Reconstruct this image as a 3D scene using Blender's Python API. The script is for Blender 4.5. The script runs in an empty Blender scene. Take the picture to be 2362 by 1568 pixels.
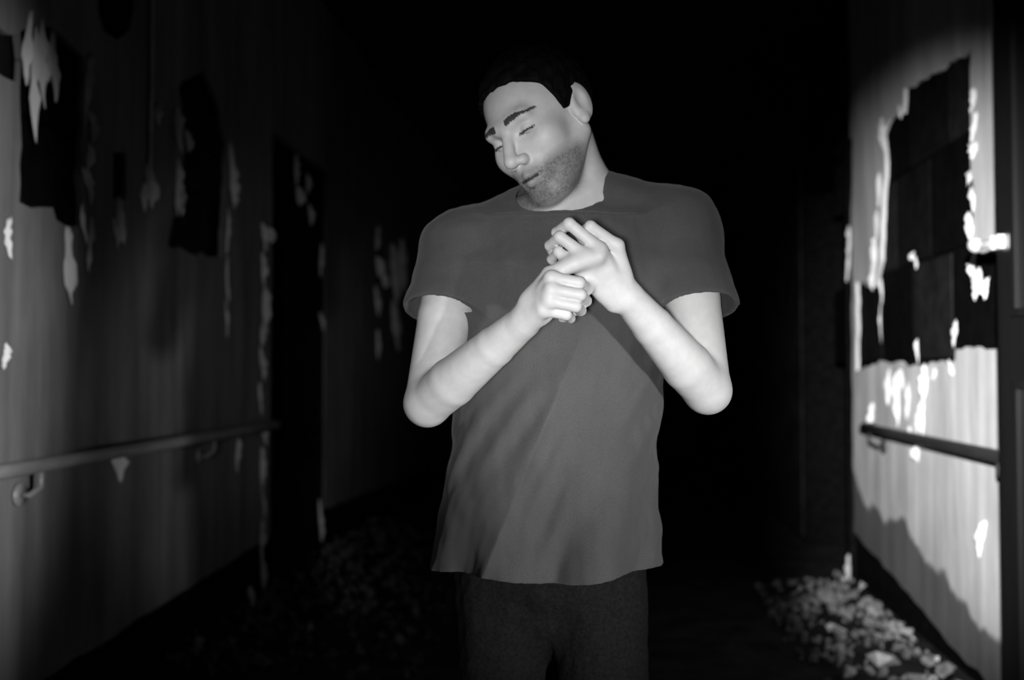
import bpy, bmesh, math, random
import numpy as np
from mathutils import Vector, Matrix, Euler
from mathutils.geometry import delaunay_2d_cdt

rng = random.Random(7)
R = math.radians
S = bpy.context.scene
COL = S.collection

# ------------------------------------------------------------------ camera
FPX = 2362 * 35 / 36
CAM_Z = 1.15
YAW, PITCH = math.atan(199 / FPX), math.atan(69 / FPX)
cam_d = bpy.data.cameras.new('camera')
cam_d.lens, cam_d.sensor_width = 35, 36
cam_d.dof.use_dof = True
cam_d.dof.focus_distance = 1.62
cam_d.dof.aperture_fstop = 2.2
cam = bpy.data.objects.new('camera', cam_d)
cam.location = (0, 0, CAM_Z)
cam.rotation_euler = (math.pi / 2 + PITCH, 0, YAW)
COL.objects.link(cam)
S.camera = cam
CAM_R = Euler(cam.rotation_euler).to_matrix()

# ------------------------------------------------------------------ world, lamps, exposure
W = bpy.data.worlds.new('world')
S.world = W
W.use_nodes = True
W.node_tree.nodes['Background'].inputs[0].default_value = (1, 1, 1, 1)
W.node_tree.nodes['Background'].inputs[1].default_value = 0.0


def spot(name, loc, aim, watts, half_angle, blend, size):
    d = bpy.data.lights.new(name, 'SPOT')
    d.energy, d.spot_size, d.spot_blend, d.shadow_soft_size = watts, R(2 * half_angle), blend, size
    o = bpy.data.objects.new(name, d)
    o.location = loc
    o.rotation_euler = (Vector(aim) - Vector(loc)).to_track_quat('-Z', 'Y').to_euler()
    COL.objects.link(o)
    return o


spot('added_spot_on_person', (-0.06, -0.15, 1.12), (-0.085, 1.7, 1.31), 155, 15, 1.0, 0.05)  # added frontal spot near the camera to brighten face and hands
spot('added_spot_low_right', (1.05, -0.20, 0.90), (0.0, 1.75, 0.93), 235, 13, 1.0, 0.05)  # added low spot from the right to lift the lower shirt
lt = spot('added_spot_left_wall', (1.25, -0.15, 1.30), (-1.67, 2.15, 1.25), 1150, 19, 1.0, 0.05)  # added spot to brighten the near end of the left wall
lt.scale = (0.55, 1, 1)
dt = spot('added_spot_doorway_edge', (-0.30, -0.20, 1.25), (-1.67, 4.6, 1.30), 85, 12, 1.0, 0.04)  # extra spot added for the flakes beside the left doorway
dt.scale = (0.55, 1, 1)
wt = spot('added_spot_right_wall', (0.02, -0.06, 1.42), (1.34, 3.98, 1.10), 2500, 18.5, 1.0, 0.02)  # added spot for the right wall, no real source there
wt.scale = (0.55, 1, 1)
fill = bpy.data.lights.new('added_fill', 'AREA')  # weak unseen area fill added behind the camera
fill.shape, fill.size, fill.size_y, fill.energy = 'RECTANGLE', 1.0, 1.4, 0.5
fo = bpy.data.objects.new('added_fill', fill)
fo.location = (0.3, -1.6, 1.4)
fo.rotation_euler = (math.pi / 2, 0, 0)
COL.objects.link(fo)

S.view_settings.view_transform = 'Standard'
S.view_settings.look = 'None'
S.view_settings.exposure = 0.0
S.view_settings.gamma = 1.0
S.view_settings.use_curve_mapping = False


# ------------------------------------------------------------------ measuring helpers (photo pixel -> point on a known plane)
def ray(px, py):
    return CAM_R @ Vector(((px - 1181) / FPX, (784 - py) / FPX, -1))


def on_wall(px, py, x):            # point of the wall plane at lateral x: returns (y, z)
    d = ray(px, py)
    t = x / d.x
    return (d.y * t, CAM_Z + d.z * t)


def at(px, py, Y):                 # point at depth Y
    d = ray(px, py)
    t = Y / d.y
    return np.array((d.x * t, Y, CAM_Z + d.z * t))


# ------------------------------------------------------------------ materials
def mat(name, rough=0.9, metal=0.0):
    m = bpy.data.materials.new(name)
    m.use_nodes = True
    b = m.node_tree.nodes['Principled BSDF']
    b.inputs['Roughness'].default_value = rough
    b.inputs['Metallic'].default_value = metal
    b.inputs['Specular IOR Level'].default_value = 0.25
    return m, m.node_tree.nodes, m.node_tree.links, b


def noise(N, L, scale, stretch=(1, 1, 1), detail=4, rough=0.6, coord='Object'):
    tc = N.new('ShaderNodeTexCoord')
    mp = N.new('ShaderNodeMapping')
    mp.inputs['Scale'].default_value = stretch
    nz = N.new('ShaderNodeTexNoise')
    nz.inputs['Scale'].default_value = scale
    nz.inputs['Detail'].default_value = detail
    nz.inputs['Roughness'].default_value = rough
    L.new(tc.outputs[coord], mp.inputs['Vector'])
    L.new(mp.outputs['Vector'], nz.inputs['Vector'])
    return nz.outputs['Fac']


def ramp(N, L, fac, stops):
    r = N.new('ShaderNodeValToRGB')
    e = r.color_ramp.elements
    while len(e) < len(stops):
        e.new(0.5)
    for k, (p, v) in enumerate(stops):
        e[k].position = p
        e[k].color = (v, v, v, 1)
    L.new(fac, r.inputs['Fac'])
    return r.outputs['Color']


def mul(N, L, a, b):
    m = N.new('ShaderNodeMix')
    m.data_type = 'RGBA'
    m.blend_type = 'MULTIPLY'
    m.inputs['Factor'].default_value = 1
    L.new(a, m.inputs[6])
    L.new(b, m.inputs[7])
    return m.outputs[2]


def bump(N, L, b, fac, strength, dist=0.01):
    n = N.new('ShaderNodeBump')
    n.inputs['Strength'].default_value = strength
    n.inputs['Distance'].default_value = dist
    L.new(fac, n.inputs['Height'])
    L.new(n.outputs['Normal'], b.inputs['Normal'])


def simple(name, lo, hi, scale, rough=0.9, metal=0.0, stretch=(1, 1, 1), bmp=0.2, spec=0.25):
    m, N, L, b = mat(name, rough, metal)
    f = noise(N, L, scale, stretch)
    L.new(ramp(N, L, f, [(0.3, lo), (0.7, hi)]), b.inputs['Base Color'])
    b.inputs['Specular IOR Level'].default_value = spec
    if bmp:
        bump(N, L, b, f, bmp)
    return m


def plaster_material(name, lo, hi, dark_foot):
    """painted plaster with vertical run marks; the flag darkens the wall foot up to an uneven edge"""
    m, N, L, b = mat(name, 0.85)
    f1 = noise(N, L, 9, (1, 1, 0.10), 5)
    f2 = noise(N, L, 2.2, (1, 1, 0.5), 4)
    c = mul(N, L, ramp(N, L, f1, [(0.28, lo), (0.72, hi)]), ramp(N, L, f2, [(0.3, 0.6), (0.65, 1.0)]))
    if dark_foot:  # wall foot darker below an uneven sloping edge
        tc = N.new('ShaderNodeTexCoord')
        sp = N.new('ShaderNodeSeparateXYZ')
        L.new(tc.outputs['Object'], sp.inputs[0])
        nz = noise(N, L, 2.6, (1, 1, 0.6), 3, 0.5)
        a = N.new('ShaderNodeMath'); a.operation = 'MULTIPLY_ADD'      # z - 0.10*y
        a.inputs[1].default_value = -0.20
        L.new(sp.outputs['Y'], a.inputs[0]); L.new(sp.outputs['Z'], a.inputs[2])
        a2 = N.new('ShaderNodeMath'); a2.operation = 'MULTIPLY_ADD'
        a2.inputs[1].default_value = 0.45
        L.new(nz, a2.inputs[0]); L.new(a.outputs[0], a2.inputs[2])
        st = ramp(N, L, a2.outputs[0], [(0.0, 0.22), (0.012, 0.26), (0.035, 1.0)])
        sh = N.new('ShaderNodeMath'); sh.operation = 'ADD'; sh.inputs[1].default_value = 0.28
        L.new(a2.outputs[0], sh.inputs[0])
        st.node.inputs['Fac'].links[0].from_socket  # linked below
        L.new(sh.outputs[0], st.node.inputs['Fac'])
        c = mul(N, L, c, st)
    L.new(c, b.inputs['Base Color'])
    bump(N, L, b, f1, 0.35, 0.012)
    return m


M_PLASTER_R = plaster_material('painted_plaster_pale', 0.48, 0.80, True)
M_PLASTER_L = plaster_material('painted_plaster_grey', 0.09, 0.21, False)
M_PLASTER_FAR = plaster_material('painted_plaster_dimmed', 0.06, 0.14, False)  # darker copy of the left plaster, far wall's dimness put into its colour
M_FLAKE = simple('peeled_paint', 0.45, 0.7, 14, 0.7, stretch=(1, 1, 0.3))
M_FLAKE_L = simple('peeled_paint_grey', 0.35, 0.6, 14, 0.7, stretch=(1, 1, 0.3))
M_BLOCKS = [simple('sooty_block_%d' % i, v * 0.4, v, 12, 0.95, bmp=0.5, spec=0.03) for i, v in enumerate((0.004, 0.009, 0.02))]
M_MORTAR = simple('dark_mortar', 0.003, 0.008, 20, 0.95, spec=0.02)
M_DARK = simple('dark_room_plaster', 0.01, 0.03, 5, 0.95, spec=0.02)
M_CEIL = simple('dark_ceiling', 0.01, 0.03, 3, 0.95, spec=0.02)  # ceiling in a dark tone
M_FLOOR = simple('dirty_floor', 0.012, 0.05, 6, 0.9, bmp=0.6, spec=0.05)
M_RAIL = simple('worn_rail_paint', 0.10, 0.3, 9, 0.4, stretch=(1, 0.2, 1), spec=0.5)
M_RAIL_D = simple('dark_rail_paint', 0.012, 0.04, 9, 0.5, stretch=(1, 0.2, 1), spec=0.3)
M_DOOR = simple('black_door_paint', 0.003, 0.009, 5, 0.4, stretch=(1, 1, 0.1), bmp=0.1, spec=0.2)
M_STEEL = simple('bright_steel', 0.75, 0.95, 30, 0.35, 0.6, bmp=0.05, spec=0.5)
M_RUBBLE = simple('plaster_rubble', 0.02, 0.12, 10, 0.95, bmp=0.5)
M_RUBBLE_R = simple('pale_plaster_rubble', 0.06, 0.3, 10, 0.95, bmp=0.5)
M_CHIP = simple('pale_plaster_fragment', 0.3, 0.6, 12, 0.9)
M_HAIR = simple('black_hair', 0.002, 0.006, 60, 0.7, stretch=(1, 1, 0.2), spec=0.05)
M_DENIM = simple('dark_denim', 0.007, 0.015, 160, 0.9, spec=0.05)
M_SHOE = simple('dark_shoe_leather', 0.01, 0.02, 20, 0.6)
M_EYE = simple('eye_white', 0.3, 0.38, 10, 0.2, bmp=0)
M_IRIS = simple('dark_iris', 0.01, 0.02, 10, 0.15, bmp=0)


def shirt_material():
    m, N, L, b = mat('grey_jersey', 0.95)
    f = noise(N, L, 7, (1, 1, 0.5), 3)
    w = noise(N, L, 420, (1, 1, 1), 2)
    L.new(mul(N, L, ramp(N, L, f, [(0.3, 0.062), (0.7, 0.082)]), ramp(N, L, w, [(0.3, 0.8), (0.7, 1.0)])), b.inputs['Base Color'])
    b.inputs['Specular IOR Level'].default_value = 0.05
    b.inputs['Sheen Weight'].default_value = 0.1
    bump(N, L, b, w, 0.15, 0.002)
    return m


def skin_material():
    m, N, L, b = mat('skin', 0.5)
    at_ = N.new('ShaderNodeAttribute')
    at_.attribute_name = 'tone'
    f = noise(N, L, 60, (1, 1, 1), 4)
    c = mul(N, L, at_.outputs['Color'], ramp(N, L, f, [(0.25, 0.86), (0.75, 1.0)]))
    L.new(c, b.inputs['Base Color'])
    b.inputs['Specular IOR Level'].default_value = 0.3
    bump(N, L, b, noise(N, L, 700, (1, 1, 1), 2), 0.12, 0.001)
    return m


M_SHIRT = shirt_material()
M_SKIN = skin_material()


# ------------------------------------------------------------------ object helpers
def link(name, me, m, parent=None, smooth=False):
    o = bpy.data.objects.new(name, me)
    COL.objects.link(o)
    if m and not me.materials:
        me.materials.append(m)
    if parent:
        o.parent = parent
    if smooth:
        me.polygons.foreach_set('use_smooth', [True] * len(me.polygons))
    return o


def mesh_of(bm, name):
    me = bpy.data.meshes.new(name)
    bm.normal_update()
    bm.to_mesh(me)
    bm.free()
    return me


def obj(name, bm, m, parent=None, smooth=False):
    return link(name, mesh_of(bm, name), m, parent, smooth)


def empty(name, loc=(0, 0, 0)):
    o = bpy.data.objects.new(name, None)
    o.location = loc
    o.empty_display_size = 0.1
    COL.objects.link(o)
    return o


def tag(o, label, cat, group=None, kind=None):
    o['label'] = label
    if cat:
        o['category'] = cat
    if group:
        o['group'] = group
    if kind:
        o['kind'] = kind
    return o


def box(bm, a, b):
    """axis aligned box between corners a and b"""
    v = [bm.verts.new((x, y, z)) for x in (a[0], b[0]) for y in (a[1], b[1]) for z in (a[2], b[2])]
    for f in ((0, 1, 3, 2), (4, 6, 7, 5), (0, 4, 5, 1), (2, 3, 7, 6), (0, 2, 6, 4), (1, 5, 7, 3)):
        bm.faces.new([v[i] for i in f])
    bmesh.ops.recalc_face_normals(bm, faces=bm.faces)
    return v


def bevel(bm, w, seg=1):
    bmesh.ops.bevel(bm, geom=list(bm.edges), offset=w, segments=seg, affect='EDGES', profile=0.6)


def tube(bm, pts, rad, n=14, caps=True):
    """round tube through points"""
    rings = []
    pts = [Vector(p) for p in pts]
    rad = rad if isinstance(rad, (list, tuple)) else [rad] * len(pts)
    up = None
    for i, p in enumerate(pts):
        t = (pts[min(i + 1, len(pts) - 1)] - pts[max(i - 1, 0)]).normalized()
        if up is None:
            up = t.orthogonal().normalized()
        up = (up - t * up.dot(t)).normalized()
        s = t.cross(up)
        rings.append([bm.verts.new(p + (up * math.cos(2 * math.pi * k / n) + s * math.sin(2 * math.pi * k / n)) * rad[i]) for k in range(n)])
    for a, b in zip(rings, rings[1:]):
        for k in range(n):
            bm.faces.new((a[k], a[(k + 1) % n], b[(k + 1) % n], b[k]))
    if caps:
        bm.faces.new(rings[0][::-1])
        bm.faces.new(rings[-1])
    bmesh.ops.recalc_face_normals(bm, faces=bm.faces)


# ------------------------------------------------------------------ the setting
XL, XR, ZC, Y0, Y1 = -1.67, 1.34, 3.40, -2.2, 14.0
CORE = 0.045            # masonry core lies this far behind the plaster face
TH = 0.018              # thickness of the plaster coat


def structure(name, boxes, m, label, cat):
    bm = bmesh.new()
    for a, b in boxes:
        box(bm, a, b)
    return tag(obj(name, bm, m), label, cat, kind='structure')


LD = (4.98, 5.99, 2.36)           # doorway in the left wall: from, to, head
RD = (5.55, 6.75, 2.36)           # doorway in the right wall
floor = structure('floor', [((-4.2, Y0, -0.1), (4.0, Y1, 0))], M_FLOOR, 'dark dirty concrete floor of the corridor', 'floor')
ceiling = structure('ceiling', [((-4.2, Y0, ZC), (4.0, Y1, ZC + 0.1))], M_CEIL, 'dark ceiling of the corridor', 'ceiling')
xl, xr = XL - CORE, XR + CORE
wall_left = structure('wall_left', [((xl - .3, Y0, 0), (xl, LD[0], ZC)), ((xl - .3, LD[1], 0), (xl, Y1, ZC)),
                                    ((xl - .3, LD[0], LD[2]), (xl, LD[1], ZC))], M_MORTAR,
                      'left corridor wall of dark blocks under flaking grey plaster', 'wall')
wall_right = structure('wall_right', [((xr, Y0, 0), (xr + .3, RD[0], ZC)), ((xr, RD[1], 0), (xr + .3, Y1, ZC)),
                                      ((xr, RD[0], RD[2]), (xr + .3, RD[1], ZC))], M_MORTAR,
                       'right corridor wall of dark blocks under pale flaking plaster', 'wall')
structure('wall_back', [((-4.2, Y1, 0), (4.0, Y1 + .1, ZC))], M_DARK, 'black far end of the corridor', 'wall')
structure('wall_front', [((-4.2, Y0 - .1, 0), (4.0, Y0, ZC))], M_DARK, 'wall behind the viewer closing the corridor', 'wall')
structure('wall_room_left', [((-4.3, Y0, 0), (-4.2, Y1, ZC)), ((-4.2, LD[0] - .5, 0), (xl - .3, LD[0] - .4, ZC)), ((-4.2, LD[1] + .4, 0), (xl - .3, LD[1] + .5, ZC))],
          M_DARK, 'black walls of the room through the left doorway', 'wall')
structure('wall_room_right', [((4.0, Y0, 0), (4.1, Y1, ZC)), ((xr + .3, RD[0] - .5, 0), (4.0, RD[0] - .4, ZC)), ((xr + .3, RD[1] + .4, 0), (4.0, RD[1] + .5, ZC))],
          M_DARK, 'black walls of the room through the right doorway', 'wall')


def jag(poly, step, amp, r):
    """roughen a polygon's outline like broken plaster"""
    out = []
    n = len(poly)
    for i in range(n):
        a, b = Vector(poly[i]), Vector(poly[(i + 1) % n])
        k = max(1, int((b - a).length / step))
        nrm = (b - a).orthogonal().normalized() if (b - a).length else Vector((0, 0))
        for j in range(k):
            out.append(a.lerp(b, j / k) + nrm * r.uniform(-amp, amp) * (0.4 if j == 0 else 1))
    return [(p.x, p.y) for p in out]


def inside(p, poly):
    c = False
    x, y = p
    for i in range(len(poly)):
        (x1, y1), (x2, y2) = poly[i - 1], poly[i]
        if (y1 > y) != (y2 > y) and x < (x2 - x1) * (y - y1) / (y2 - y1) + x1:
            c = not c
    return c


def plaster_coat(wall, x, sign, outer, holes, m):
    """the plaster skin over a wall with the fallen patches cut out; sign points into the corridor"""
    pts, edges = [], []
    for loop in [outer] + holes:
        k0 = len(pts)
        pts += [Vector(p) for p in loop]
        edges += [(k0 + i, k0 + (i + 1) % len(loop)) for i in range(len(loop))]
    V, E, F, *_ = delaunay_2d_cdt(pts, edges, [], 0, 1e-5)
    bm = bmesh.new()
    front = [bm.verts.new((x, v.x, v.y)) for v in V]
    used = set()
    for f in F:
        c = sum((V[i] for i in f), Vector((0, 0))) / len(f)
        cc = (c.x, c.y)
        if inside(cc, outer) and not any(inside(cc, h) for h in holes):
            bm.faces.new([front[i] for i in f])
    bm.verts.ensure_lookup_table()
    border = [e for e in bm.edges if len(e.link_faces) == 1]
    back = {}
    for e in border:
        q = []
        for v in e.verts:
            if v not in back:
                back[v] = bm.verts.new((x - sign * TH, v.co.y, v.co.z))
            q.append(v)
        bm.faces.new((q[0], q[1], back[q[1]], back[q[0]]))
    for v in [v for v in bm.verts if not v.link_faces]:
        bm.verts.remove(v)
    bmesh.ops.recalc_face_normals(bm, faces=bm.faces)
    return obj('plaster_coat', bm, m, wall)


BLOCK_MESHES = {}  # by wall side and tone


def blocks(wall, x, sign, y0, y1, z0, z1, holes, bw=0.40, bh=0.20, seed=1, yoff=0.0, zoff=0.0):
    """masonry blocks in running bond wherever a fallen patch shows them"""
    r = random.Random(seed)
    grown = holes
    row = int((z0 - zoff) / bh)
    while row * bh + zoff < z1:
        off = (row % 2) * bw / 2 + yoff
        k = math.floor((y0 - off) / bw)
        while off + k * bw < y1:
            ya, za = off + k * bw, row * bh + zoff
            hit = any(inside((ya + bw * u, za + bh * v), h) for h in grown for u in (0, .25, .5, .75, 1) for v in (0, .5, 1))
            if hit:
                kind = (r.randrange(3), bw)
                if kind not in BLOCK_MESHES:
                    bm = bmesh.new()
                    box(bm, (-.02, 0.006, 0.006), (.02, bw - .006, bh - .006))
                    bevel(bm, 0.006)
                    me = mesh_of(bm, 'block')
                    me.materials.append(M_BLOCKS[kind[0]])
                    BLOCK_MESHES[kind] = me
                o = link('block', BLOCK_MESHES[kind], None, wall)
                o.location = (x - sign * (TH + 0.022 + r.uniform(0, .005)), ya, za)
            k += 1
        row += 1


def flake(wall, x, sign, px, y_top, y_bot, out, wid, m, swing=1.0, r=rng):
    out = out * (.55 if x < 0 else .65)
    """a curled tongue of paint standing off the wall; it hangs from y_top to y_bot at photo column px"""
    ya, za = on_wall(px, y_top, x - sign * 0.0)
    yb, zb = on_wall(px, y_bot, x)
    y0 = ya
    bm = bmesh.new()
    nu, nv = 3, 9
    grid = []
    ph = r.uniform(0, 6)
    lean = r.uniform(-.5, .5) * wid
    for j in range(nv):
        t = j / (nv - 1)
        w = (1 - abs(2 * t - .9) ** 2.2 * .8) * r.uniform(.45, 1.1)          # ragged, drawn out at both ends
        w = max(w, .12)
        row = []
        for i in range(nu):
            u = i / (nu - 1)
            ang = swing * (.35 + 1.0 * u)
            o_ = .003 + out * w * u * math.sin(min(ang, 1.4)) + out * .3 * t * t
            yy = y0 + (yb - ya) * t + wid * w * (u - .4) * math.cos(min(ang, 1.3)) + lean * (t - .3) + .012 * math.sin(ph + 4 * t)
            row.append(bm.verts.new((x + sign * o_, yy, za + (zb - za) * t + r.uniform(-.006, .006))))
        grid.append(row)
    for a, b in zip(grid, grid[1:]):
        for i in range(nu - 1):
            bm.faces.new((a[i], a[i + 1], b[i + 1], b[i]))
    bmesh.ops.recalc_face_normals(bm, faces=bm.faces)
    bmesh.ops.solidify(bm, geom=list(bm.faces), thickness=0.0015)
    return obj('paint_flake', bm, m, wall, True)


# fallen patches, measured on the photograph, then roughened
def patch(pxs, x, step=0.05, amp=0.012, seed=0):
    return jag([on_wall(px, py, x) for px, py in pxs], step, amp, random.Random(seed))


PL = [
    patch([(46, 70), (120, 60), (192, 130), (186, 330), (188, 520), (128, 508), (122, 482), (44, 466)], XL, seed=1),
    patch([(-60, 40), (-10, 60), (44, 82), (46, 190), (-10, 168), (-60, 150)], XL, seed=2),
    patch([(470, 160), (500, 230), (523, 330), (512, 592), (440, 585), (388, 565), (402, 500), (428, 350), (412, 200)], XL, seed=3),
    patch([(232, -60), (305, -60), (311, 20), (297, 70), (268, 92), (240, 72), (226, 20)], XL, 0.03, 0.005, seed=4),
    patch([(262, 350), (290, 352), (291, 458), (261, 456)], XL, 0.1, 0.001, seed=5),
    patch([(612, 262), (740, 380), (738, 240), (700, 150), (640, 140)], XL, seed=6),
    patch([(868, 560), (888, 540), (890, 640), (872, 660)], XL, 0.2, 0.02, seed=7),
]
PR = [
    patch([(2085, 205), (2170, 160), (2240, 112), (2240, 240), (2236, 350), (2246, 470), (2236, 575), (2320, 585), (2320, 800),
           (2205, 806), (2203, 832), (2118, 846), (2036, 832), (1975, 856), (1975, 648), (2018, 660), (2032, 600), (2036, 470),
           (2042, 372), (2036, 310), (2058, 266), (2082, 262)], XR, 0.05, 0.012, seed=11),
    patch([(1966, 318), (1920, 345), (1900, 372), (1910, 560), (1906, 900), (1962, 900), (1966, 640), (1958, 560), (1966, 420)], XR, 0.08, 0.02, seed=12),
    patch([(2262, 600), (2290, 596), (2290, 640), (2268, 650)], XR, 0.2, 0.001, seed=13),
][:2]
E1 = 0.02
outer_l1 = jag([(Y0 + E1, 0.01), (LD[0] - .005, 0.30), (LD[0] - .005, ZC - .01), (Y0 + E1, ZC - .01)], 0.09, 0.006, random.Random(21))
outer_l2 = jag([(LD[1] + .005, 0.30), (Y1 - .02, 0.01), (Y1 - .02, ZC - .01), (LD[1] + .005, ZC - .01)], 0.12, 0.008, random.Random(22))
outer_r1 = jag([(Y0 + E1, 0.01), (3.5, .06), (4.0, 0.10), (4.4, .16), (RD[0] - .14, 0.30), (RD[0] - .14, ZC - .01), (Y0 + E1, ZC - .01)], 0.09, 0.010, random.Random(23))
outer_r2 = jag([(RD[1] + .005, 0.05), (Y1 - .02, 0.01), (Y1 - .02, ZC - .01), (RD[1] + .005, ZC - .01)], 0.12, 0.008, random.Random(24))
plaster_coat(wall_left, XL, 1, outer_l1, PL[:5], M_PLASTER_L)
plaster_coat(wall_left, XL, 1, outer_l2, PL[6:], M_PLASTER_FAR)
bm = bmesh.new()
box(bm, (xl - .001, LD[0], LD[2] + .02), (XL, LD[1], ZC - .01))
obj('plaster_coat', bm, M_PLASTER_L, wall_left)
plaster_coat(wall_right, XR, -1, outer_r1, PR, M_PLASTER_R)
plaster_coat(wall_right, XR, -1, outer_r2, [], M_DARK)  # plaster past the doorway coloured dark in place of missing light
blocks(wall_left, XL, 1, 2.0, 5.0, 1.2, 3.2, PL[:6], .42, .38, 3)
blocks(wall_right, XR, -1, 2.8, RD[0] - .1, 0.77, 2.8, PR, .48, .42, 4, .13, .35)

# paint curling off the edges of the patches: column, top, bottom, stand-off, width
for a in [(60, 20, 200, .05, .05), (75, 60, 330, .045, .05), (92, 40, 250, .05, .05), (120, 70, 235, .05, .04), (105, 90, 190, .03, .04),
          (198, 120, 290, .04, .05), (205, 260, 330, .05, .05), (200, 330, 400, .035, .06), (196, 390, 470, .045, .05), (190, 470, 560, .025, .04),
          (203, 500, 630, .03, .03), (150, 520, 700, .06, .07), (272, 455, 560, .05, .05), (262, 500, 570, .03, .03),
          (340, 380, 480, .06, .07), (330, 420, 490, .04, .05), (362, 230, 290, .04, .05),
          (405, 250, 350, .07, .08), (428, 300, 352, .05, .05), (405, 365, 500, .06, .05), (418, 440, 500, .03, .04),
          (530, 330, 470, .06, .06), (534, 400, 480, .06, .06), (522, 480, 590, .035, .05), (522, 590, 700, .03, .04), (520, 690, 780, .02, .03),
          (7, 790, 850, .03, .04), (20, 500, 600, .02, .05), (545, 1010, 1090, .05, .05)]:
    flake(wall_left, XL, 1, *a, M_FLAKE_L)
for a in [(604, 515, 580, .06, .06), (612, 525, 560, .10, .05), (602, 580, 660, .05, .05), (606, 660, 760, .08, .06), (602, 740, 800, .06, .06),
          (600, 800, 880, .06, .05), (598, 880, 960, .03, .04), (606, 985, 1030, .06, .04), (600, 1030, 1130, .05, .04),
          (604, 1130, 1200, .035, .04), (600, 1200, 1300, .05, .04), (603, 1290, 1390, .06, .05), (575, 1350, 1410, .05, .05)]:
    flake(wall_left, XL, 1, *a, M_FLAKE_L, 1.1)
for a in [(680, 350, 430, .06, .05), (682, 430, 475, .10, .06), (706, 400, 450, .05, .06), (712, 470, 520, .05, .05)]:
    # scraps of paint hanging from the doorway head
    flake(wall_left, XL, 1, *a, M_FLAKE_L)
for a in [(738, 560, 640, .04, .05), (738, 720, 760, .05, .05), (736, 1150, 1250, .05, .05), (868, 520, 580, .06, .1), (868, 590, 640, .12, .1), (880, 630, 665, .12, .1),
          (866, 660, 730, .06, .1), (868, 760, 830, .06, .1), (905, 560, 700, .10, .3), (925, 550, 680, .10, .3), (908, 690, 810, .08, .3)]:
    flake(wall_left, XL, 1, *a, M_FLAKE_L)
for a in [(2044, 282, 352, .05, .05), (2036, 270, 320, .03, .04), (2032, 395, 480, .035, .05), (2026, 480, 560, .03, .04), (2022, 545, 620, .045, .05), (2020, 600, 668, .05, .05),
          (1962, 520, 600, .035, .04), (1960, 580, 650, .04, .04), (2080, 240, 275, .03, .05), (2250, 200, 260, .03, .04), (2252, 260, 330, .035, .05), (2250, 325, 370, .04, .05),
          (2240, 395, 425, .03, .05), (2246, 430, 490, .025, .04), (2242, 490, 560, .03, .05), (2110, 580, 600, .03, .03), (2206, 740, 800, .025, .03),
          (2036, 640, 700, .02, .02), (2034, 700, 790, .012, .02), (2116, 590, 620, .02, .03), (2120, 780, 840, .02, .02),
          (2055, 850, 935, .04, .05), (2075, 860, 985, .05, .05), (2084, 850, 900, .035, .05), (2097, 880, 970, .03, .04), (2138, 840, 930, .05, .05),
          (2134, 920, 1005, .04, .05), (2122, 940, 1000, .025, .04), (2016, 930, 985, .045, .05), (2158, 850, 880, .02, .04), (2196, 830, 870, .02, .04), (2104, 985, 1010, .03, .04),
          (2122, 1020, 1066, .05, .05), (2112, 1030, 1058, .03, .04), (2272, 1196, 1290, .045, .05), (2002, 1392, 1476, .06, .05), (2110, 1470, 1535, .05, .05),
          (2166, 1510, 1568, .04, .05), (1952, 1330, 1400, .07, .06), (1962, 1280, 1340, .04, .05), (2250, 578, 640, .04, .06), (2262, 620, 690, .05, .05), (2282, 640, 692, .045, .05)]:
    flake(wall_right, XR, -1, *a, M_FLAKE)

# ------------------------------------------------------------------ handrails
def handrail(x, sign, y0, y1, m, label, posts, end_far):
    z, so = 0.875, 0.07
    root = empty('handrail', (x, y0, z))
    tag(root, label, 'handrail')
    xx = x + sign * so
    pts = [(xx, y0, z)] + [(xx, y0 + (y1 - y0) * t / 8, z) for t in range(1, 9)]
    if end_far:
        pts += [(xx - sign * .02, y1 + .035, z), (xx - sign * .055, y1 + .05, z)]
    bm = bmesh.new()
    tube(bm, [Vector(p) - root.location for p in pts], 0.021, 16)
    obj('rail', bm, m, root, True)
    for yp in posts:
        b = bmesh.new()
        q = Vector((xx, yp, z)) - root.location
        tube(b, [q - Vector((0, 0, .015)), q - Vector((0, 0, .06)), q - Vector((sign * .03, 0, .085)), q - Vector((sign * (so - .008), 0, .085))], 0.009, 10)
        br = obj('bracket', b, m, root, True)
        b = bmesh.new()
        c = q - Vector((sign * (so - .004), 0, .085))
        tube(b, [c - Vector((sign * .0, 0, 0)), c + Vector((sign * .008, 0, 0))], 0.034, 18)
        obj('wall_plate', b, m, br, True)
    return root


handrail(XL, 1, 0.6, 4.86, M_RAIL, 'worn grey tube handrail along the left wall', (2.75, 4.05), True)
handrail(XR, -1, 0.6, 4.92, M_RAIL_D, 'dark tube handrail along the pale right wall', (3.3, 4.82), True)
# pale bracket cover hanging on the left rail
o = flake(wall_left, XL, 1, 262, 1036, 1110, .09, .06, M_FLAKE_L)

# thin conduit on the left wall
ya, _ = on_wall(340, 300, XL)
bm = bmesh.new()
tube(bm, [(XL + .011, ya, 1.85), (XL + .012, ya + .004, 2.3), (XL + .011, ya - .004, 2.8), (XL + .011, ya, ZC - .01)], 0.008, 10)
tag(obj('conduit', bm, simple('conduit_paint', .3, .5, 8, 0.5), None, True), 'thin pale conduit running up the left wall to the ceiling', 'conduit')

# door linings
def lining(name, x, sign, d, label):
    bm = bmesh.new()
    a, b = sorted((x - sign * .34, x - sign * .012))
    box(bm, (a, d[0] + .002, 0), (b, d[0] + .05, d[2]))
    box(bm, (a, d[1] - .05, 0), (b, d[1] - .002, d[2]))
    box(bm, (a, d[0] + .05, d[2] - .05), (b, d[1] - .05, d[2]))
    return tag(obj(name, bm, M_MORTAR), label, 'door frame', kind='structure')


lining('door_1', XL, 1, LD, 'black frame of the doorway in the left wall')
lining('door_2', XR, -1, RD, 'black frame of the doorway in the right wall')

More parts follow.
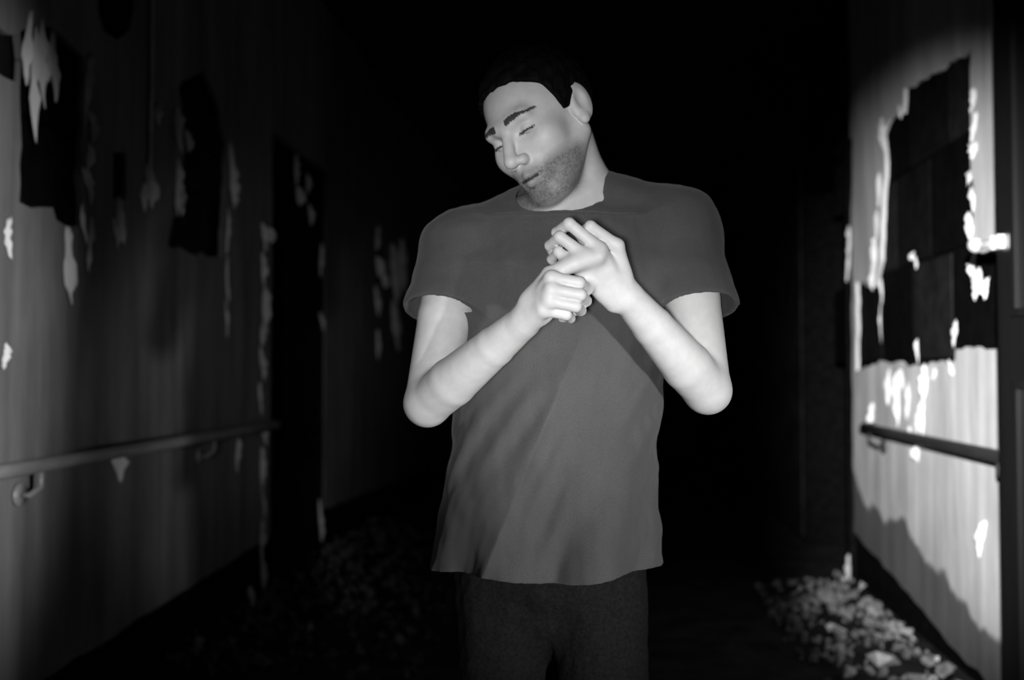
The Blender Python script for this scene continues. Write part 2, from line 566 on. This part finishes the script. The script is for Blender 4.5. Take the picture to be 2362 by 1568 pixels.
# open black door leaf standing off the right wall, nearest thing at the picture's edge
ex, ey = at(2336, 784, 3.02)[:2]
door = empty('door_3', (ex, ey, 0))
tag(door, 'open black door leaf folded back near the right wall', 'door', kind='structure')
hx, hy = XR - 0.03, 2.14
dv = Vector((hx - ex, hy - ey, 0))
LEN = dv.length
door.rotation_euler = (0, 0, math.atan2(dv.y, dv.x))
bm = bmesh.new()
box(bm, (0, -.045, 0.01), (LEN, 0, 2.75))       # local x runs from free edge to hinge; local -y is the face towards the corridor
bevel(bm, .003)
obj('door_leaf', bm, M_DOOR, door)
for (x0, x1, z0, z1) in ((.10, LEN - .1, 1.30, 2.62), (.10, LEN - .1, .14, 1.12)):
    bm = bmesh.new()
    for a, b in (((x0, -.060, z0), (x0 + .022, -.045, z1)), ((x1 - .022, -.060, z0), (x1, -.045, z1)),
                 ((x0 + .022, -.060, z0), (x1 - .022, -.045, z0 + .022)), ((x0 + .022, -.060, z1 - .022), (x1 - .022, -.045, z1))):
        box(bm, a, b)
    obj('panel_molding', bm, M_DOOR, door)
bz = at(2280, 562, 3.02)[2]
bm = bmesh.new()
tube(bm, [(-.098, -.052, bz + .004), (-.08, -.052, bz + .004), (-.02, -.052, bz), (.05, -.052, bz)], [.006, .013, .015, .015], 14)
bolt = obj('bolt', bm, M_STEEL, door, True)
bolt['label'] = 'bright steel barrel bolt shot past the door edge'
bm = bmesh.new()
bmesh.ops.create_uvsphere(bm, u_segments=18, v_segments=12, radius=.024, matrix=Matrix.Translation((-.097, -.056, bz + .008)))
obj('bolt_knob', bm, M_STEEL, bolt, True)
bm = bmesh.new()
for k in (0.0, .035):
    box(bm, (k + .004, -.068, bz - .02), (k + .016, -.046, bz + .02))
obj('bolt_guide', bm, M_STEEL, bolt)

# ------------------------------------------------------------------ implicit surfaces: smooth blends of round cones and ellipsoids, meshed as one skin
class Prim:
    def __init__(s, lo, hi):
        s.lo, s.hi = np.array(lo, float), np.array(hi, float)

    def boxdist(s, lo, hi):
        g = np.maximum(np.maximum(s.lo - hi, lo - s.hi), 0)
        return float(np.sqrt((g * g).sum()))


class Cone(Prim):
    def __init__(s, a, b, ra, rb):
        s.a, s.b, s.ra, s.rb = np.array(a, float), np.array(b, float), ra, rb
        r = max(ra, rb)
        super().__init__(np.minimum(s.a, s.b) - r, np.maximum(s.a, s.b) + r)
        s.ba = s.b - s.a
        s.l2 = max(float((s.ba ** 2).sum()), 1e-12)

    def ev(s, P):
        q = P - s.a
        h = np.clip(q @ s.ba / s.l2, 0, 1)
        return np.sqrt(((q - h[:, None] * s.ba) ** 2).sum(1)) - (s.ra + (s.rb - s.ra) * h)


class Ell(Prim):
    def __init__(s, c, r, rot=None):
        s.c, s.r = np.array(c, float), np.array(r, float)
        s.rot = np.eye(3) if rot is None else np.array(rot, float)   # rows: local axes
        m = s.r.max()
        super().__init__(s.c - m, s.c + m)

    def ev(s, P):
        q = (P - s.c) @ s.rot.T
        k0 = np.sqrt(((q / s.r) ** 2).sum(1))
        k1 = np.sqrt(((q / s.r ** 2) ** 2).sum(1)) + 1e-9
        return k0 * (k0 - 1) / k1


class Fn(Prim):
    def __init__(s, lo, hi, f):
        super().__init__(lo, hi)
        s.f = f

    def ev(s, P):
        return s.f(P)


class Mix:
    """smooth union of children in order; a child may be (node, k) or (node, k, 'cut')"""
    def __init__(s, items):
        s.items = [(i if isinstance(i, tuple) else (i, 0.0)) for i in items]
        add = [i[0] for i in s.items if len(i) < 3]
        s.lo = np.min([n.lo for n in add], 0)
        s.hi = np.max([n.hi for n in add], 0)

    boxdist = Prim.boxdist

    def ev(s, P):
        lo, hi = P.min(0), P.max(0)
        d = None
        far = np.inf
        for it in s.items:
            n, k = it[0], it[1]
            bd = n.boxdist(lo, hi)
            if len(it) == 3:
                if d is None or bd > 0.03 + k:
                    continue
                e = -n.ev(P)
                if k > 0:
                    h = np.maximum(k - np.abs(d - e), 0) / k
                    d = np.maximum(d, e) + h * h * k * 0.25
                else:
                    d = np.maximum(d, e)
                continue
            if bd > 0.05 + k and len(P) > 64:
                far = min(far, bd)
                continue
            e = n.ev(P)
            if d is None:
                d = e
            elif k > 0:
                h = np.maximum(k - np.abs(d - e), 0) / k
                d = np.minimum(d, e) - h * h * k * 0.25
            else:
                d = np.minimum(d, e)
        if d is None:
            return np.full(len(P), far if np.isfinite(far) else 1.0)
        return d


def skin_mesh(node, h, name, pad=0.02, B=24, lip=1.7):
    """surface nets over the sparse blocks that the surface crosses"""
    lo = node.lo - pad
    n = np.ceil((node.hi + pad - lo) / (h * B)).astype(int)
    ii = np.stack(np.meshgrid(*[np.arange(k) for k in n], indexing='ij'), -1).reshape(-1, 3)
    N = n * B + 2
    ax = np.arange(B + 1)
    L = np.stack(np.meshgrid(ax, ax, ax, indexing='ij'), -1).reshape(-1, 3)
    ids, pos, quads = [], [], []
    rad = h * B * math.sqrt(3) / 2 * lip
    off = [(0, 0, 0), (1, 0, 0), (0, 1, 0), (1, 1, 0), (0, 0, 1), (1, 0, 1), (0, 1, 1), (1, 1, 1)]
    ce = [(0, 1), (2, 3), (4, 5), (6, 7), (0, 2), (1, 3), (4, 6), (5, 7), (0, 4), (1, 5), (2, 6), (3, 7)]
    gid = lambda c: (c[:, 0] * N[1] + c[:, 1]) * N[2] + c[:, 2]
    for b in ii:
        cen = lo + (b * B + B / 2) * h
        d0 = node.ev(np.array([cen]))[0]
        if abs(d0) > rad:
            continue
        base = b * B
        D = node.ev(lo + (base + L) * h).reshape(B + 1, B + 1, B + 1)
        sgn = D < 0
        if sgn.all() or not sgn.any():
            continue
        cs = np.zeros((B, B, B), int)
        for o in off:
            cs += sgn[o[0]:o[0] + B, o[1]:o[1] + B, o[2]:o[2] + B]
        c = np.argwhere((cs > 0) & (cs < 8))
        val = np.stack([D[c[:, 0] + o[0], c[:, 1] + o[1], c[:, 2] + o[2]] for o in off], 1)
        acc = np.zeros((len(c), 3))
        cnt = np.zeros(len(c))
        for p, q in ce:
            va, vb = val[:, p], val[:, q]
            m = (va < 0) != (vb < 0)
            t = np.where(m, va / np.where(m, va - vb, 1), 0)
            pt = np.array(off[p]) + t[:, None] * (np.array(off[q]) - np.array(off[p]))
            acc += np.where(m[:, None], pt, 0)
            cnt += m
        ids.append(gid(base + c))
        pos.append(lo + (base + c + acc / cnt[:, None]) * h)
        for a in range(3):
            sl0 = [slice(0, B)] * 3
            sl1 = [slice(0, B)] * 3
            sl1[a] = slice(1, B + 1)
            s0, s1 = sgn[tuple(sl0)], sgn[tuple(sl1)]
            e = np.argwhere(s0 != s1)
            if not len(e):
                continue
            flip = s0[e[:, 0], e[:, 1], e[:, 2]]
            u, v = (a + 1) % 3, (a + 2) % 3
            g = base + e
            du, dv_ = np.zeros(3, int), np.zeros(3, int)
            du[u] = 1
            dv_[v] = 1
            q = np.stack([gid(g - du - dv_), gid(g - dv_), gid(g), gid(g - du)], 1)
            q[~flip] = q[~flip][:, ::-1]
            quads.append(q)
    ids, pos, quads = np.concatenate(ids), np.concatenate(pos), np.concatenate(quads)
    order = np.argsort(ids)
    ids, pos = ids[order], pos[order]
    k = np.searchsorted(ids, quads)
    k = np.minimum(k, len(ids) - 1)
    quads = k[(ids[k] == quads).all(1)]
    me = bpy.data.meshes.new(name)
    me.vertices.add(len(pos))
    me.vertices.foreach_set('co', pos.astype(np.float32).ravel())
    me.loops.add(quads.size)
    me.loops.foreach_set('vertex_index', quads.astype(np.int32).ravel())
    me.polygons.add(len(quads))
    me.polygons.foreach_set('loop_start', np.arange(0, quads.size, 4, dtype=np.int32))
    me.polygons.foreach_set('use_smooth', np.ones(len(quads), bool))
    me.update(calc_edges=True)
    return me, pos


def wob(P, f, seed):
    r = np.random.RandomState(seed)
    s = 0
    for k in range(4):
        v = r.normal(size=3)
        s = s + np.sin(P @ (v / np.linalg.norm(v) * f * (1 + .5 * k)) + r.uniform(0, 6)) / (1 + .6 * k)
    return s / 2.5


# ------------------------------------------------------------------ the person
YB = 1.86                                   # depth of the spine
person = empty('person', (float(at(1262, 853, YB)[0]), YB, 0))
tag(person, 'person in grey T-shirt, head tilted, one hand gripping the other at the chest', 'person')
PO = np.array(person.location)

neck_b = at(1338, 452, 1.885)
chest = at(1300, 690, 1.86)
belly = at(1278, 1020, 1.86)
pelvis = at(1264, 1290, 1.87)
shR, shL = at(1062, 585, 1.84), at(1566, 530, 1.86)       # the person's right arm is on the picture's left
elR, elL = at(986, 930, 1.73), at(1632, 900, 1.75)
wrR, wrL = at(1208, 742, 1.565), at(1452, 690, 1.60)

# head frame: r = person's right, f = where the face looks, u = crown
yaw, pit, rol = R(40), R(13), R(21)
f0 = Vector((-math.sin(yaw) * math.cos(pit), -math.cos(yaw) * math.cos(pit), -math.sin(pit)))
r0 = Vector((-math.cos(yaw), math.sin(yaw), 0))
rollm = Matrix.Rotation(-rol, 3, Vector((0, 1, 0)))        # crown leans towards the picture's left
hf, hr = (rollm @ f0), (rollm @ r0)
hu = hr.cross(hf)
HM = np.array([hr, hf, hu])                               # rows: local axes
HC = at(1246, 284, 1.82)
HS = 1.13


def hl(x, y, z):
    return HC + HS * (np.array((x, y, z)) @ HM)


def hE(c, r, tilt=None):
    rot = HM if tilt is None else np.array(tilt) @ HM
    return Ell(hl(*c), np.array(r) * HS, rot)


def hC(a, b, ra, rb):
    return Cone(hl(*a), hl(*b), ra * HS, rb * HS)


def lid(sx, top):
    c = hl(sx * .032, .0715, -.002)

    def f(P):
        q = ((P - c) @ HM.T) / HS
        d = np.sqrt((q ** 2).sum(1)) - .0150
        cut = (-q[:, 2] - .0035 + q[:, 1] * .0) if top else (q[:, 2] + .0095)
        return np.maximum(d, cut) * HS
    return Fn(c - .016, c + .016, f)


face = [
    hE((0, -.014, .030), (.077, .097, .084)),
    (hE((0, .034, -.036), (.060, .060, .086)), .03),
]
for s in (-1, 1):
    face += [(hC((s * .056, -.008, -.045), (s * .024, .062, -.104), .017, .016), .028),
             (hE((s * .042, .058, -.026), (.022, .022, .02)), .03)]
face += [(hE((0, .074, -.107), (.024, .018, .017)), .022),
         (hC((-.036, .079, .019), (.036, .079, .019), .011, .011), .02),
         (hC((-.012, .086, .016), (.012, .086, .016), .010, .010), .012)]
for s in (-1, 1):
    face += [(hE((s * .033, .101, -.003), (.019, .02, .0135)), .014, 'cut'),
             (lid(s, True), .003), (lid(s, False), .003)]
face += [(hC((0, .088, .012), (0, .114, -.033), .0075, .0100), .010),
         (hE((0, .113, -.036), (.0115, .012, .0105)), .006)]
for s in (-1, 1):
    face += [(hE((s * .0135, .102, -.040), (.0085, .011, .0085)), .006), (hE((s * .0070, .109, -.0485), (.004, .006, .0035)), .002, 'cut')]
face += [(hE((0, .079, -.068), (.030, .018, .026)), .018),
         (hC((-.020, .089, -.0665), (0, .0965, -.0645), .0042, .0058), .005), (hC((.020, .089, -.0665), (0, .0965, -.0645), .0042, .0058), .005),
         (hC((-.018, .088, -.0755), (0, .0955, -.0775), .0045, .0072), .005), (hC((.018, .088, -.0755), (0, .0955, -.0775), .0045, .0072), .005),
         (hC((-.023, .092, -.0715), (0, .1025, -.0708), .0022, .0025), .002, 'cut'), (hC((.023, .092, -.0715), (0, .1025, -.0708), .0022, .0025), .002, 'cut')]
for s in (-1, 1):
    t = Euler((R(-12), 0, s * R(-22))).to_matrix()
    face += [(hE((s * .079, -.012, -.004), (.009, .021, .033), t), .006), (hE((s * .089, -.006, -.002), (.008, .010, .018), t), .004, 'cut'),
             (hE((s * .080, -.002, -.030), (.007, .009, .010), t), .005)]
HEAD = Mix(face)
NECK = Mix([Cone(hl(0, -.030, -.045), neck_b, .057, .060), (Cone(neck_b, neck_b * .6 + chest * .4, .062, .085), .03)])


def finger(pts, radii):
    return Mix([(Cone(a, b, ra, rb), .003) for a, b, ra, rb in zip(pts, pts[1:], radii, radii[1:])])


def ulerp(a, b, t):
    return a * (1 - t) + b * t


# --- person's left hand (picture right): back of the hand to the viewer, fingers bent over at the middle joints
mcL = [at(1424, 566, 1.560), at(1384, 574, 1.545), at(1349, 588, 1.540), at(1322, 604, 1.545)]
piL = [at(1362, 522, 1.545), at(1313, 516, 1.535), at(1291, 546, 1.535), at(1288, 580, 1.545)]
diL = [at(1338, 540, 1.572), at(1284, 536, 1.563), at(1268, 566, 1.562), at(1272, 598, 1.567)]
tiL = [at(1346, 560, 1.590), at(1290, 560, 1.582), at(1276, 588, 1.580), at(1283, 615, 1.580)]
metL = [ulerp(wrL, at(1452, 672, 1.60), .5), at(1440, 682, 1.588), at(1428, 692, 1.586), at(1414, 700, 1.590)]
fr = (.0098, .0092, .0082, .0070)
fingL = Mix([(finger([m, p, d, t], [x * k for x in fr]), .0015) for m, p, d, t, k in zip(mcL, piL, diL, tiL, (1, 1.04, 1, .88))])
thumbL = finger([at(1425, 668, 1.600), at(1375, 640, 1.595), at(1335, 648, 1.60), at(1310, 660, 1.605)], [.016, .0135, .011, .009])
palmL = Mix([(Cone(a, b, .014, .0105), .012) for a, b in zip(metL, mcL)] + [(Ell(ulerp(wrL, mcL[2], .42) + np.array((0, .004, 0)), (.030, .013, .034)), .012)])
HANDL = Mix([fingL, (palmL, .007), (thumbL, .010)])
# --- person's right hand (picture left): fist closed round the other hand's thumb side, thumb laid along the top
mcR = [at(1272, 640, 1.512), at(1272, 668, 1.506), at(1266, 694, 1.508), at(1254, 716, 1.516)]
piR = [at(1336, 652, 1.515), at(1338, 680, 1.510), at(1328, 706, 1.512), at(1306, 726, 1.520)]
diR = [at(1354, 668, 1.548), at(1352, 694, 1.545), at(1340, 716, 1.545), at(1316, 734, 1.545)]
tiR = [at(1332, 672, 1.566), at(1330, 696, 1.565), at(1318, 718, 1.565), at(1296, 735, 1.562)]
metR = [at(1222, 712, 1.552), at(1216, 724, 1.552), at(1212, 738, 1.555), at(1206, 752, 1.560)]
fingR = Mix([(finger([m, p, d, t], [x * k for x in fr]), .0015) for m, p, d, t, k in zip(mcR, piR, diR, tiR, (1, 1.04, 1, .88))])
thumbR = finger([at(1226, 694, 1.552), at(1268, 632, 1.535), at(1326, 608, 1.530), at(1380, 592, 1.535)], [.017, .0125, .0105, .0078])
palmR = Mix([(Cone(a, b, .0145, .0108), .012) for a, b in zip(metR, mcR)] + [(Ell(ulerp(wrR, mcR[1], .5) + np.array((0, .008, 0)), (.030, .016, .030)), .014)])
HANDR = Mix([fingR, (palmR, .007), (thumbR, .010)])


def arm(sh, el, wr, nrm):
    m1 = ulerp(sh, el, .45) + nrm * .006
    m2 = ulerp(el, wr, .28)
    m3 = ulerp(el, wr, .72)
    return Mix([Cone(sh, m1, .056, .050), (Cone(m1, el, .050, .040), .004), (Cone(el, m2, .040, .042), .010), (Cone(m2, m3, .042, .033), .004),
                (Cone(m3, wr, .033, .0265), .004)])


ARMR = arm(shR, elR, wrR, np.array((0, -1, 0)))
ARML = arm(shL, elL, wrL, np.array((0, -1, 0)))
TORSO = Mix([Ell(chest, (.165, .110, .19)), (Ell(belly, (.152, .112, .2)), .06), (Ell(pelvis, (.160, .110, .13)), .06),
             (Cone(neck_b - np.array((.03, 0, .03)), shR, .055, .058), .05), (Cone(neck_b - np.array((-.03, 0, .03)), shL, .055, .058), .05)])
hipR, hipL = pelvis + np.array((-.085, 0, -.05)), pelvis + np.array((.085, 0, -.05))
knR, knL = np.array((hipR[0] - .01, 1.85, .47)), np.array((hipL[0] + .02, 1.80, .47))
anR, anL = np.array((hipR[0] - .015, 1.92, .09)), np.array((hipL[0] + .03, 1.86, .09))
LEGS = Mix([Cone(hipR, knR, .078, .052), (Cone(knR, anR, .050, .036), .02), (Cone(hipL, knL, .078, .052), .02), (Cone(knL, anL, .050, .036), .02),
            (Cone(anR, anR + np.array((-.02, -.16, -.05)), .034, .026), .02), (Cone(anL, anL + np.array((.03, -.16, -.05)), .034, .026), .02)])
BODY = Mix([TORSO, (LEGS, .03), (NECK, .03), (HEAD, .018), (ARMR, .025), (ARML, .025), (HANDR, .012), (HANDL, .012)])
# hands only blend with their own forearm: the two arms are joined as one skin through the shoulders
BODY = Mix([Mix([TORSO, (LEGS, .03), (NECK, .03), (HEAD, .018), (Mix([ARMR, (HANDR, .014)]), .02), (Mix([ARML, (HANDL, .014)]), .02)])])

me, pos = skin_mesh(BODY, 0.0022, 'body')
q = ((pos - HC) @ HM.T) / HS
tone = np.full(len(pos), 0.53)
inhead = (np.abs(q[:, 0]) < .09) & (q[:, 1] > -.13) & (q[:, 2] > -.14) & (q[:, 2] < .14)
nz = np.random.RandomState(3).uniform(0, 1, len(pos))
# stubble on the jaw, chin and upper lip; lips and lash line
jaw = np.clip((-.046 - q[:, 2]) / .02, 0, 1) * np.clip((q[:, 1] + .0) / .03, 0, 1)
under = np.clip((q[:, 2] + .135) / .02, 0, 1)
st = jaw * under * inhead
tone = tone * (1 - st * (.55 + .25 * nz))
lips = inhead & (q[:, 1] > .084) & (np.abs(q[:, 0]) < .022) & (q[:, 2] < -.060) & (q[:, 2] > -.084)
tone = np.where(lips, .26, tone)
slit = inhead & (q[:, 1] > .092) & (np.abs(q[:, 0]) < .019) & (np.abs(q[:, 2] + .0715) < .0022)
tone = np.where(slit, .04, tone)
for s in (-1, 1):
    ex_ = (np.abs(q[:, 0] - s * .032) < .015) & (np.abs(q[:, 2] + .0045) < .0022) & (q[:, 1] > .07)
    tone = np.where(ex_ & inhead, .05, tone)
    br_ = (np.abs(q[:, 0] - s * .033) < .022) & (np.abs(q[:, 2] - .0235 + 7 * (np.abs(q[:, 0]) - .03) ** 2) < .0052 - .13 * np.clip(np.abs(q[:, 0]) - .024, 0, 1) + .0012 * (nz - .5)) & (q[:, 1] > .06)
    tone = np.where(br_ & inhead, .05, tone)
ca = me.color_attributes.new('tone', 'FLOAT_COLOR', 'POINT')
col = np.ones((len(pos), 4), np.float32)
col[:, :3] = tone[:, None]
ca.data.foreach_set('color', col.ravel())
body = link('body', me, M_SKIN, person)
body.location = -Vector(PO)

# eyes
for s in (-1, 1):
    bm = bmesh.new()
    c = Vector(hl(s * .032, .0715, -.002))
    bmesh.ops.create_uvsphere(bm, u_segments=20, v_segments=14, radius=.0135 * HS, matrix=Matrix.Translation(c - Vector(PO)))
    e = obj('eye', bm, M_EYE, person, True)
    bm = bmesh.new()
    look = Vector(np.array((0, .85, -.62)) @ HM).normalized()
    mt = Matrix.Translation(c - Vector(PO) + look * .0100) @ look.to_track_quat('Z', 'Y').to_matrix().to_4x4() @ Matrix.Diagonal((1, 1, .62, 1))
    bmesh.ops.create_uvsphere(bm, u_segments=18, v_segments=10, radius=.0062 * HS, matrix=mt)
    obj('iris', bm, M_IRIS, e, True)

# hair: a short crop over the skull, cut at the hairline
def hair_f(P):
    q = ((P - HC) @ HM.T) / HS
    e = q - np.array((0, -.018, .034))
    r = np.array((.084, .105, .092))
    k0 = np.sqrt(((e / r) ** 2).sum(1))
    k1 = np.sqrt(((e / r ** 2) ** 2).sum(1)) + 1e-9
    d = k0 * (k0 - 1) / k1 + .0025 * wob(q * np.array((1, .6, 1)), 260, 5) + .0015 * wob(q, 600, 6)
    y = q[:, 1]
    hline = np.interp(y, [-.14, -.06, -.03, .02, .035, .06, .085], [-.055, -.045, .00, -.005, .045, .073, .085]) + .003 * wob(q, 300, 7)
    return np.maximum(d, (hline - q[:, 2]) * .7) * HS


HAIR = Mix([Fn(HC - .13, HC + .13, hair_f)])
me, _ = skin_mesh(HAIR, 0.003, 'hair', .01, 16, 2.2)
o = link('hair', me, M_HAIR, person)
o.location = -Vector(PO)

# T-shirt: a loose shell over torso and upper arms, open at neck, hem and sleeves
HEM = float(at(1264, 1318, 1.80)[2])
zs = np.array([HEM - .05, HEM + .12, belly[2], chest[2] - .05, chest[2] + .06, chest[2] + .14])
aw = np.array([.200, .196, .190, .198, .200, .170])
bw = np.array([.152, .150, .146, .142, .135, .110])
cxs = np.array([pelvis[0], pelvis[0] + .004, belly[0], chest[0], chest[0], chest[0]])
cys = np.array([1.86, 1.86, 1.855, 1.855, 1.86, 1.868])
ln_a, ln_b = at(1345, 770, 1.72), at(1130, 1290, 1.72)


def shirt_body(P):
    x, y, z = P.T
    a, b = np.interp(z, zs, aw), np.interp(z, zs, bw)
    u, v = (x - np.interp(z, zs, cxs)), (y - np.interp(z, zs, cys))
    d = ((np.abs(u / a) ** 2.3 + np.abs(v / b) ** 2.3) ** (1 / 2.3) - 1) * np.minimum(a, b) * .9
    d = np.maximum(d, z - zs[-1])
    low = np.clip((chest[2] - .02 - z) / .15, 0, 1)
    # drapery: the long fold from the hands down to the picture's left hem, and finer slanting folds
    dx, dz = ln_b[0] - ln_a[0], ln_b[2] - ln_a[2]
    ll = math.hypot(dx, dz)
    s = ((x - ln_a[0]) * dz - (z - ln_a[2]) * dx) / ll * np.sign(-dz)       # + to the right of the fold
    front = np.clip((1.86 - y) / .06, 0, 1)
    fold = .016 * np.exp(-np.abs(s) / np.where(s > 0, .07, .025))
    t = x * .9 - z * .42
    w = x * .42 + z * .9
    m1 = np.clip(.35 + .9 * np.sin(w * 11 + 2 * np.sin(t * 9)), 0, 1)
    m2 = np.clip(.2 + np.sin(w * 17 + 1.5 + 2.5 * np.sin(t * 14)), 0, 1)
    fine = .0066 * np.sin(t * 48 + 1.4 * np.sin(w * 8)) * m1 + .0036 * np.sin(t * 118 + 2 * np.sin(w * 9 + 1)) * m2
    hemw = .010 * np.sin(np.arctan2(v, u) * 6 + 1.0) * np.clip((HEM + .2 - z) / .2, 0, 1)
    return d - low * (front * (fold + fine) + hemw)


SB = Fn((shR[0] - .05, 1.66, HEM - .06), (shL[0] + .05, 2.05, chest[2] + .2), shirt_body)


def sleeve(sh, el, t, r1, r2):
    e = ulerp(sh, el, t)
    return Mix([Cone(sh, e, r1, r2), (Cone(e, ulerp(sh, el, t + .2), r2, r2), .01)])


def cut_sleeve(sh, el, t):
    e, n = ulerp(sh, el, t), (el - sh) / np.linalg.norm(el - sh)
    sl = sleeve(sh, el, t, .070, .080)
    return Fn(sl.lo, sl.hi, lambda P: np.maximum(sl.ev(P), (P - e) @ n))


def cuff(sh, el, t):
    e, n = ulerp(sh, el, t), (el - sh) / np.linalg.norm(el - sh)

    def f(P):
        s = (P - e) @ n
        rr = np.sqrt((((P - e) - s[:, None] * n) ** 2).sum(1))
        return np.maximum(np.abs(s) - .009, rr - .0735)
    return Fn(e - .1, e + .1, f)


sR, sL = .42, .52
OUT = Mix([SB, (Mix([Cone(neck_b + np.array((-.045, -.004, -.015)), shR + np.array((.0, 0, .006)), .060, .064),
                     (Cone(neck_b + np.array((.045, -.004, -.015)), shL + np.array((.0, 0, .006)), .060, .064), .03), (Ell(chest, (.172, .12, .195)), .04)]), .05),
           (cut_sleeve(shR, elR, sR), .045), (cut_sleeve(shL, elL, sL), .045)])
nk = ulerp(neck_b, hl(0, -.03, -.06), .25) + np.array((-.010, -.020, 0))
NK = Ell(nk + np.array((-.022, -.016, -.034)), (.083, .110, .066), Euler((R(24), R(20), 0)).to_matrix())
cR, cL = cuff(shR, elR, sR), cuff(shL, elL, sL)


def shirt_f(P):
    if len(P) < 64:                       # coarse probe: stay near the outer skin
        return OUT.ev(P)
    d = OUT.ev(P) + .0018 * wob(P, 60, 9) + .0012 * wob(P * np.array((1, 1, .5)), 140, 10)
    d = np.maximum(d, -(d + .0055))
    d = np.maximum(d, -NK.ev(P))
    d = np.maximum(d, -cR.ev(P))
    d = np.maximum(d, -cL.ev(P))
    return np.maximum(d, HEM + .006 * np.sin(P[:, 0] * 22) - P[:, 2])


SHIRT = Fn(OUT.lo, OUT.hi, shirt_f)
me, _ = skin_mesh(SHIRT, 0.0026, 'tshirt', .012, 20, 2.8)
o = link('tshirt', me, M_SHIRT, person)
o.location = -Vector(PO)

# trousers
WAIST = HEM + .10


def trouser_f(P):
    d = TR.ev(P) + .004 * wob(P * np.array((1, 1, .6)), 45, 12) + .002 * wob(P, 120, 13)
    d = np.maximum(d, P[:, 2] - WAIST)
    return np.maximum(d, .075 - P[:, 2])


TR = Mix([Ell(pelvis + np.array((0, 0, .02)), (.172, .124, .15)), (Cone(hipR, knR, .098, .076), .03), (Cone(knR, anR + np.array((0, 0, -.02)), .076, .068), .02),
          (Mix([Cone(hipL, knL, .098, .076), (Cone(knL, anL + np.array((0, 0, -.02)), .076, .068), .02)]), .03),
          (Ell(pelvis + np.array((0, 0, -.11)), (.09, .085, .06)), .03)])
me, _ = skin_mesh(Fn(TR.lo, TR.hi, trouser_f), 0.0045, 'trousers', .012, 20, 1.8)
o = link('trousers', me, M_DENIM, person)
o.location = -Vector(PO)

for an, sx in ((anR, -.02), (anL, .03)):
    toe = np.array((an[0] + sx, an[1] - .19, .042))
    SH = Mix([Cone(np.array((an[0], an[1] + .03, .045)), toe, .046, .040), (Cone(an + np.array((0, .01, .03)), an, .045, .045), .03)])
    sh_f = lambda P, SH=SH: np.maximum(SH.ev(P), .004 - P[:, 2])
    me, _ = skin_mesh(Fn(SH.lo, SH.hi, sh_f), 0.004, 'shoe', .01, 16, 1.8)
    o = link('shoe', me, M_SHOE, person)
    o.location = -Vector(PO)
    bm = bmesh.new()
    box(bm, (an[0] + sx * .5 - .042, an[1] - .225, 0.0), (an[0] + sx * .5 + .042, an[1] + .07, .006))
    so = obj('sole', bm, M_SHOE, o)

# ------------------------------------------------------------------ rubble on the floor
def lump(r, size, flat):
    """an angular shard: the hull of a few random points"""
    bm = bmesh.new()
    for _ in range(9):
        v = Vector((r.gauss(0, 1), r.gauss(0, 1), r.gauss(0, 1))).normalized() * r.uniform(.75, 1.1)
        bm.verts.new((v.x * size, v.y * size * r.uniform(.6, 1), v.z * flat * size))
    bmesh.ops.convex_hull(bm, input=list(bm.verts))
    for v in [v for v in bm.verts if not v.link_faces]:
        bm.verts.remove(v)
    return bm


def rubble(name, x0, x1, y0, y1, n, hgt, label, seed, m):
    r = random.Random(seed)
    bm = bmesh.new()
    for _ in range(n):
        b = lump(r, r.uniform(.008, .036), r.uniform(.3, .8))
        me = bpy.data.meshes.new('tmp')
        u = r.random() ** 1.6                       # denser at the wall foot
        x, y = x0 + (x1 - x0) * u, r.uniform(y0, y1)
        if any(math.hypot(x - a, y - c) < q + .045 for a, c, q in SPOTS):
            b.free()
            continue
        b.transform(Matrix.Translation((x, y, .012 + r.random() * hgt * (1 - u))) @ Euler((r.uniform(0, 6), r.uniform(0, 6), 0)).to_matrix().to_4x4())
        b.to_mesh(me)
        b.free()
        bm.from_mesh(me)
        bpy.data.meshes.remove(me)
    return tag(obj(name, bm, m), label, 'rubble', kind='stuff')


FRAG = [
    (1930, 1445, .060, 'pale plaster fragment farthest back in the rubble by the right wall'),
    (2040, 1520, .085, 'largest pale plaster fragment, in the middle of the rubble by the right wall'),
    (2128, 1560, .060, 'pale plaster fragment nearest the black door, at the foot of the right wall'),
    (1955, 1552, .055, 'pale plaster fragment farthest from the right wall, at the front of its rubble'),
    (505, 1490, .065, 'grey plaster fragment at the foot of the left wall, below the handrail'),
    (600, 1520, .055, 'grey plaster fragment out on the floor, the nearest by the left wall'),
    (705, 1440, .060, 'grey plaster fragment in front of the dark left doorway, farthest back there')]
SPOTS = []
for px, py, size, label in FRAG:
    d = ray(px, py)
    t = (CAM_Z - .03) / -d.z
    x, y = min(max(d.x * t, XL + .10), XR - .10), d.y * t
    SPOTS.append((x, y, size))
    r_ = random.Random(px)
    o = obj('plaster_fragment', lump(r_, size, .5), M_CHIP if x > 0 else M_RUBBLE_R)
    o.location = (x, y, size * .5)
    o.rotation_euler = (r_.uniform(-.25, .25), r_.uniform(-.25, .25), r_.uniform(0, 6))
    tag(o, label, 'plaster', 'plaster fragments by the %s wall' % ('right' if x > 0 else 'left'))

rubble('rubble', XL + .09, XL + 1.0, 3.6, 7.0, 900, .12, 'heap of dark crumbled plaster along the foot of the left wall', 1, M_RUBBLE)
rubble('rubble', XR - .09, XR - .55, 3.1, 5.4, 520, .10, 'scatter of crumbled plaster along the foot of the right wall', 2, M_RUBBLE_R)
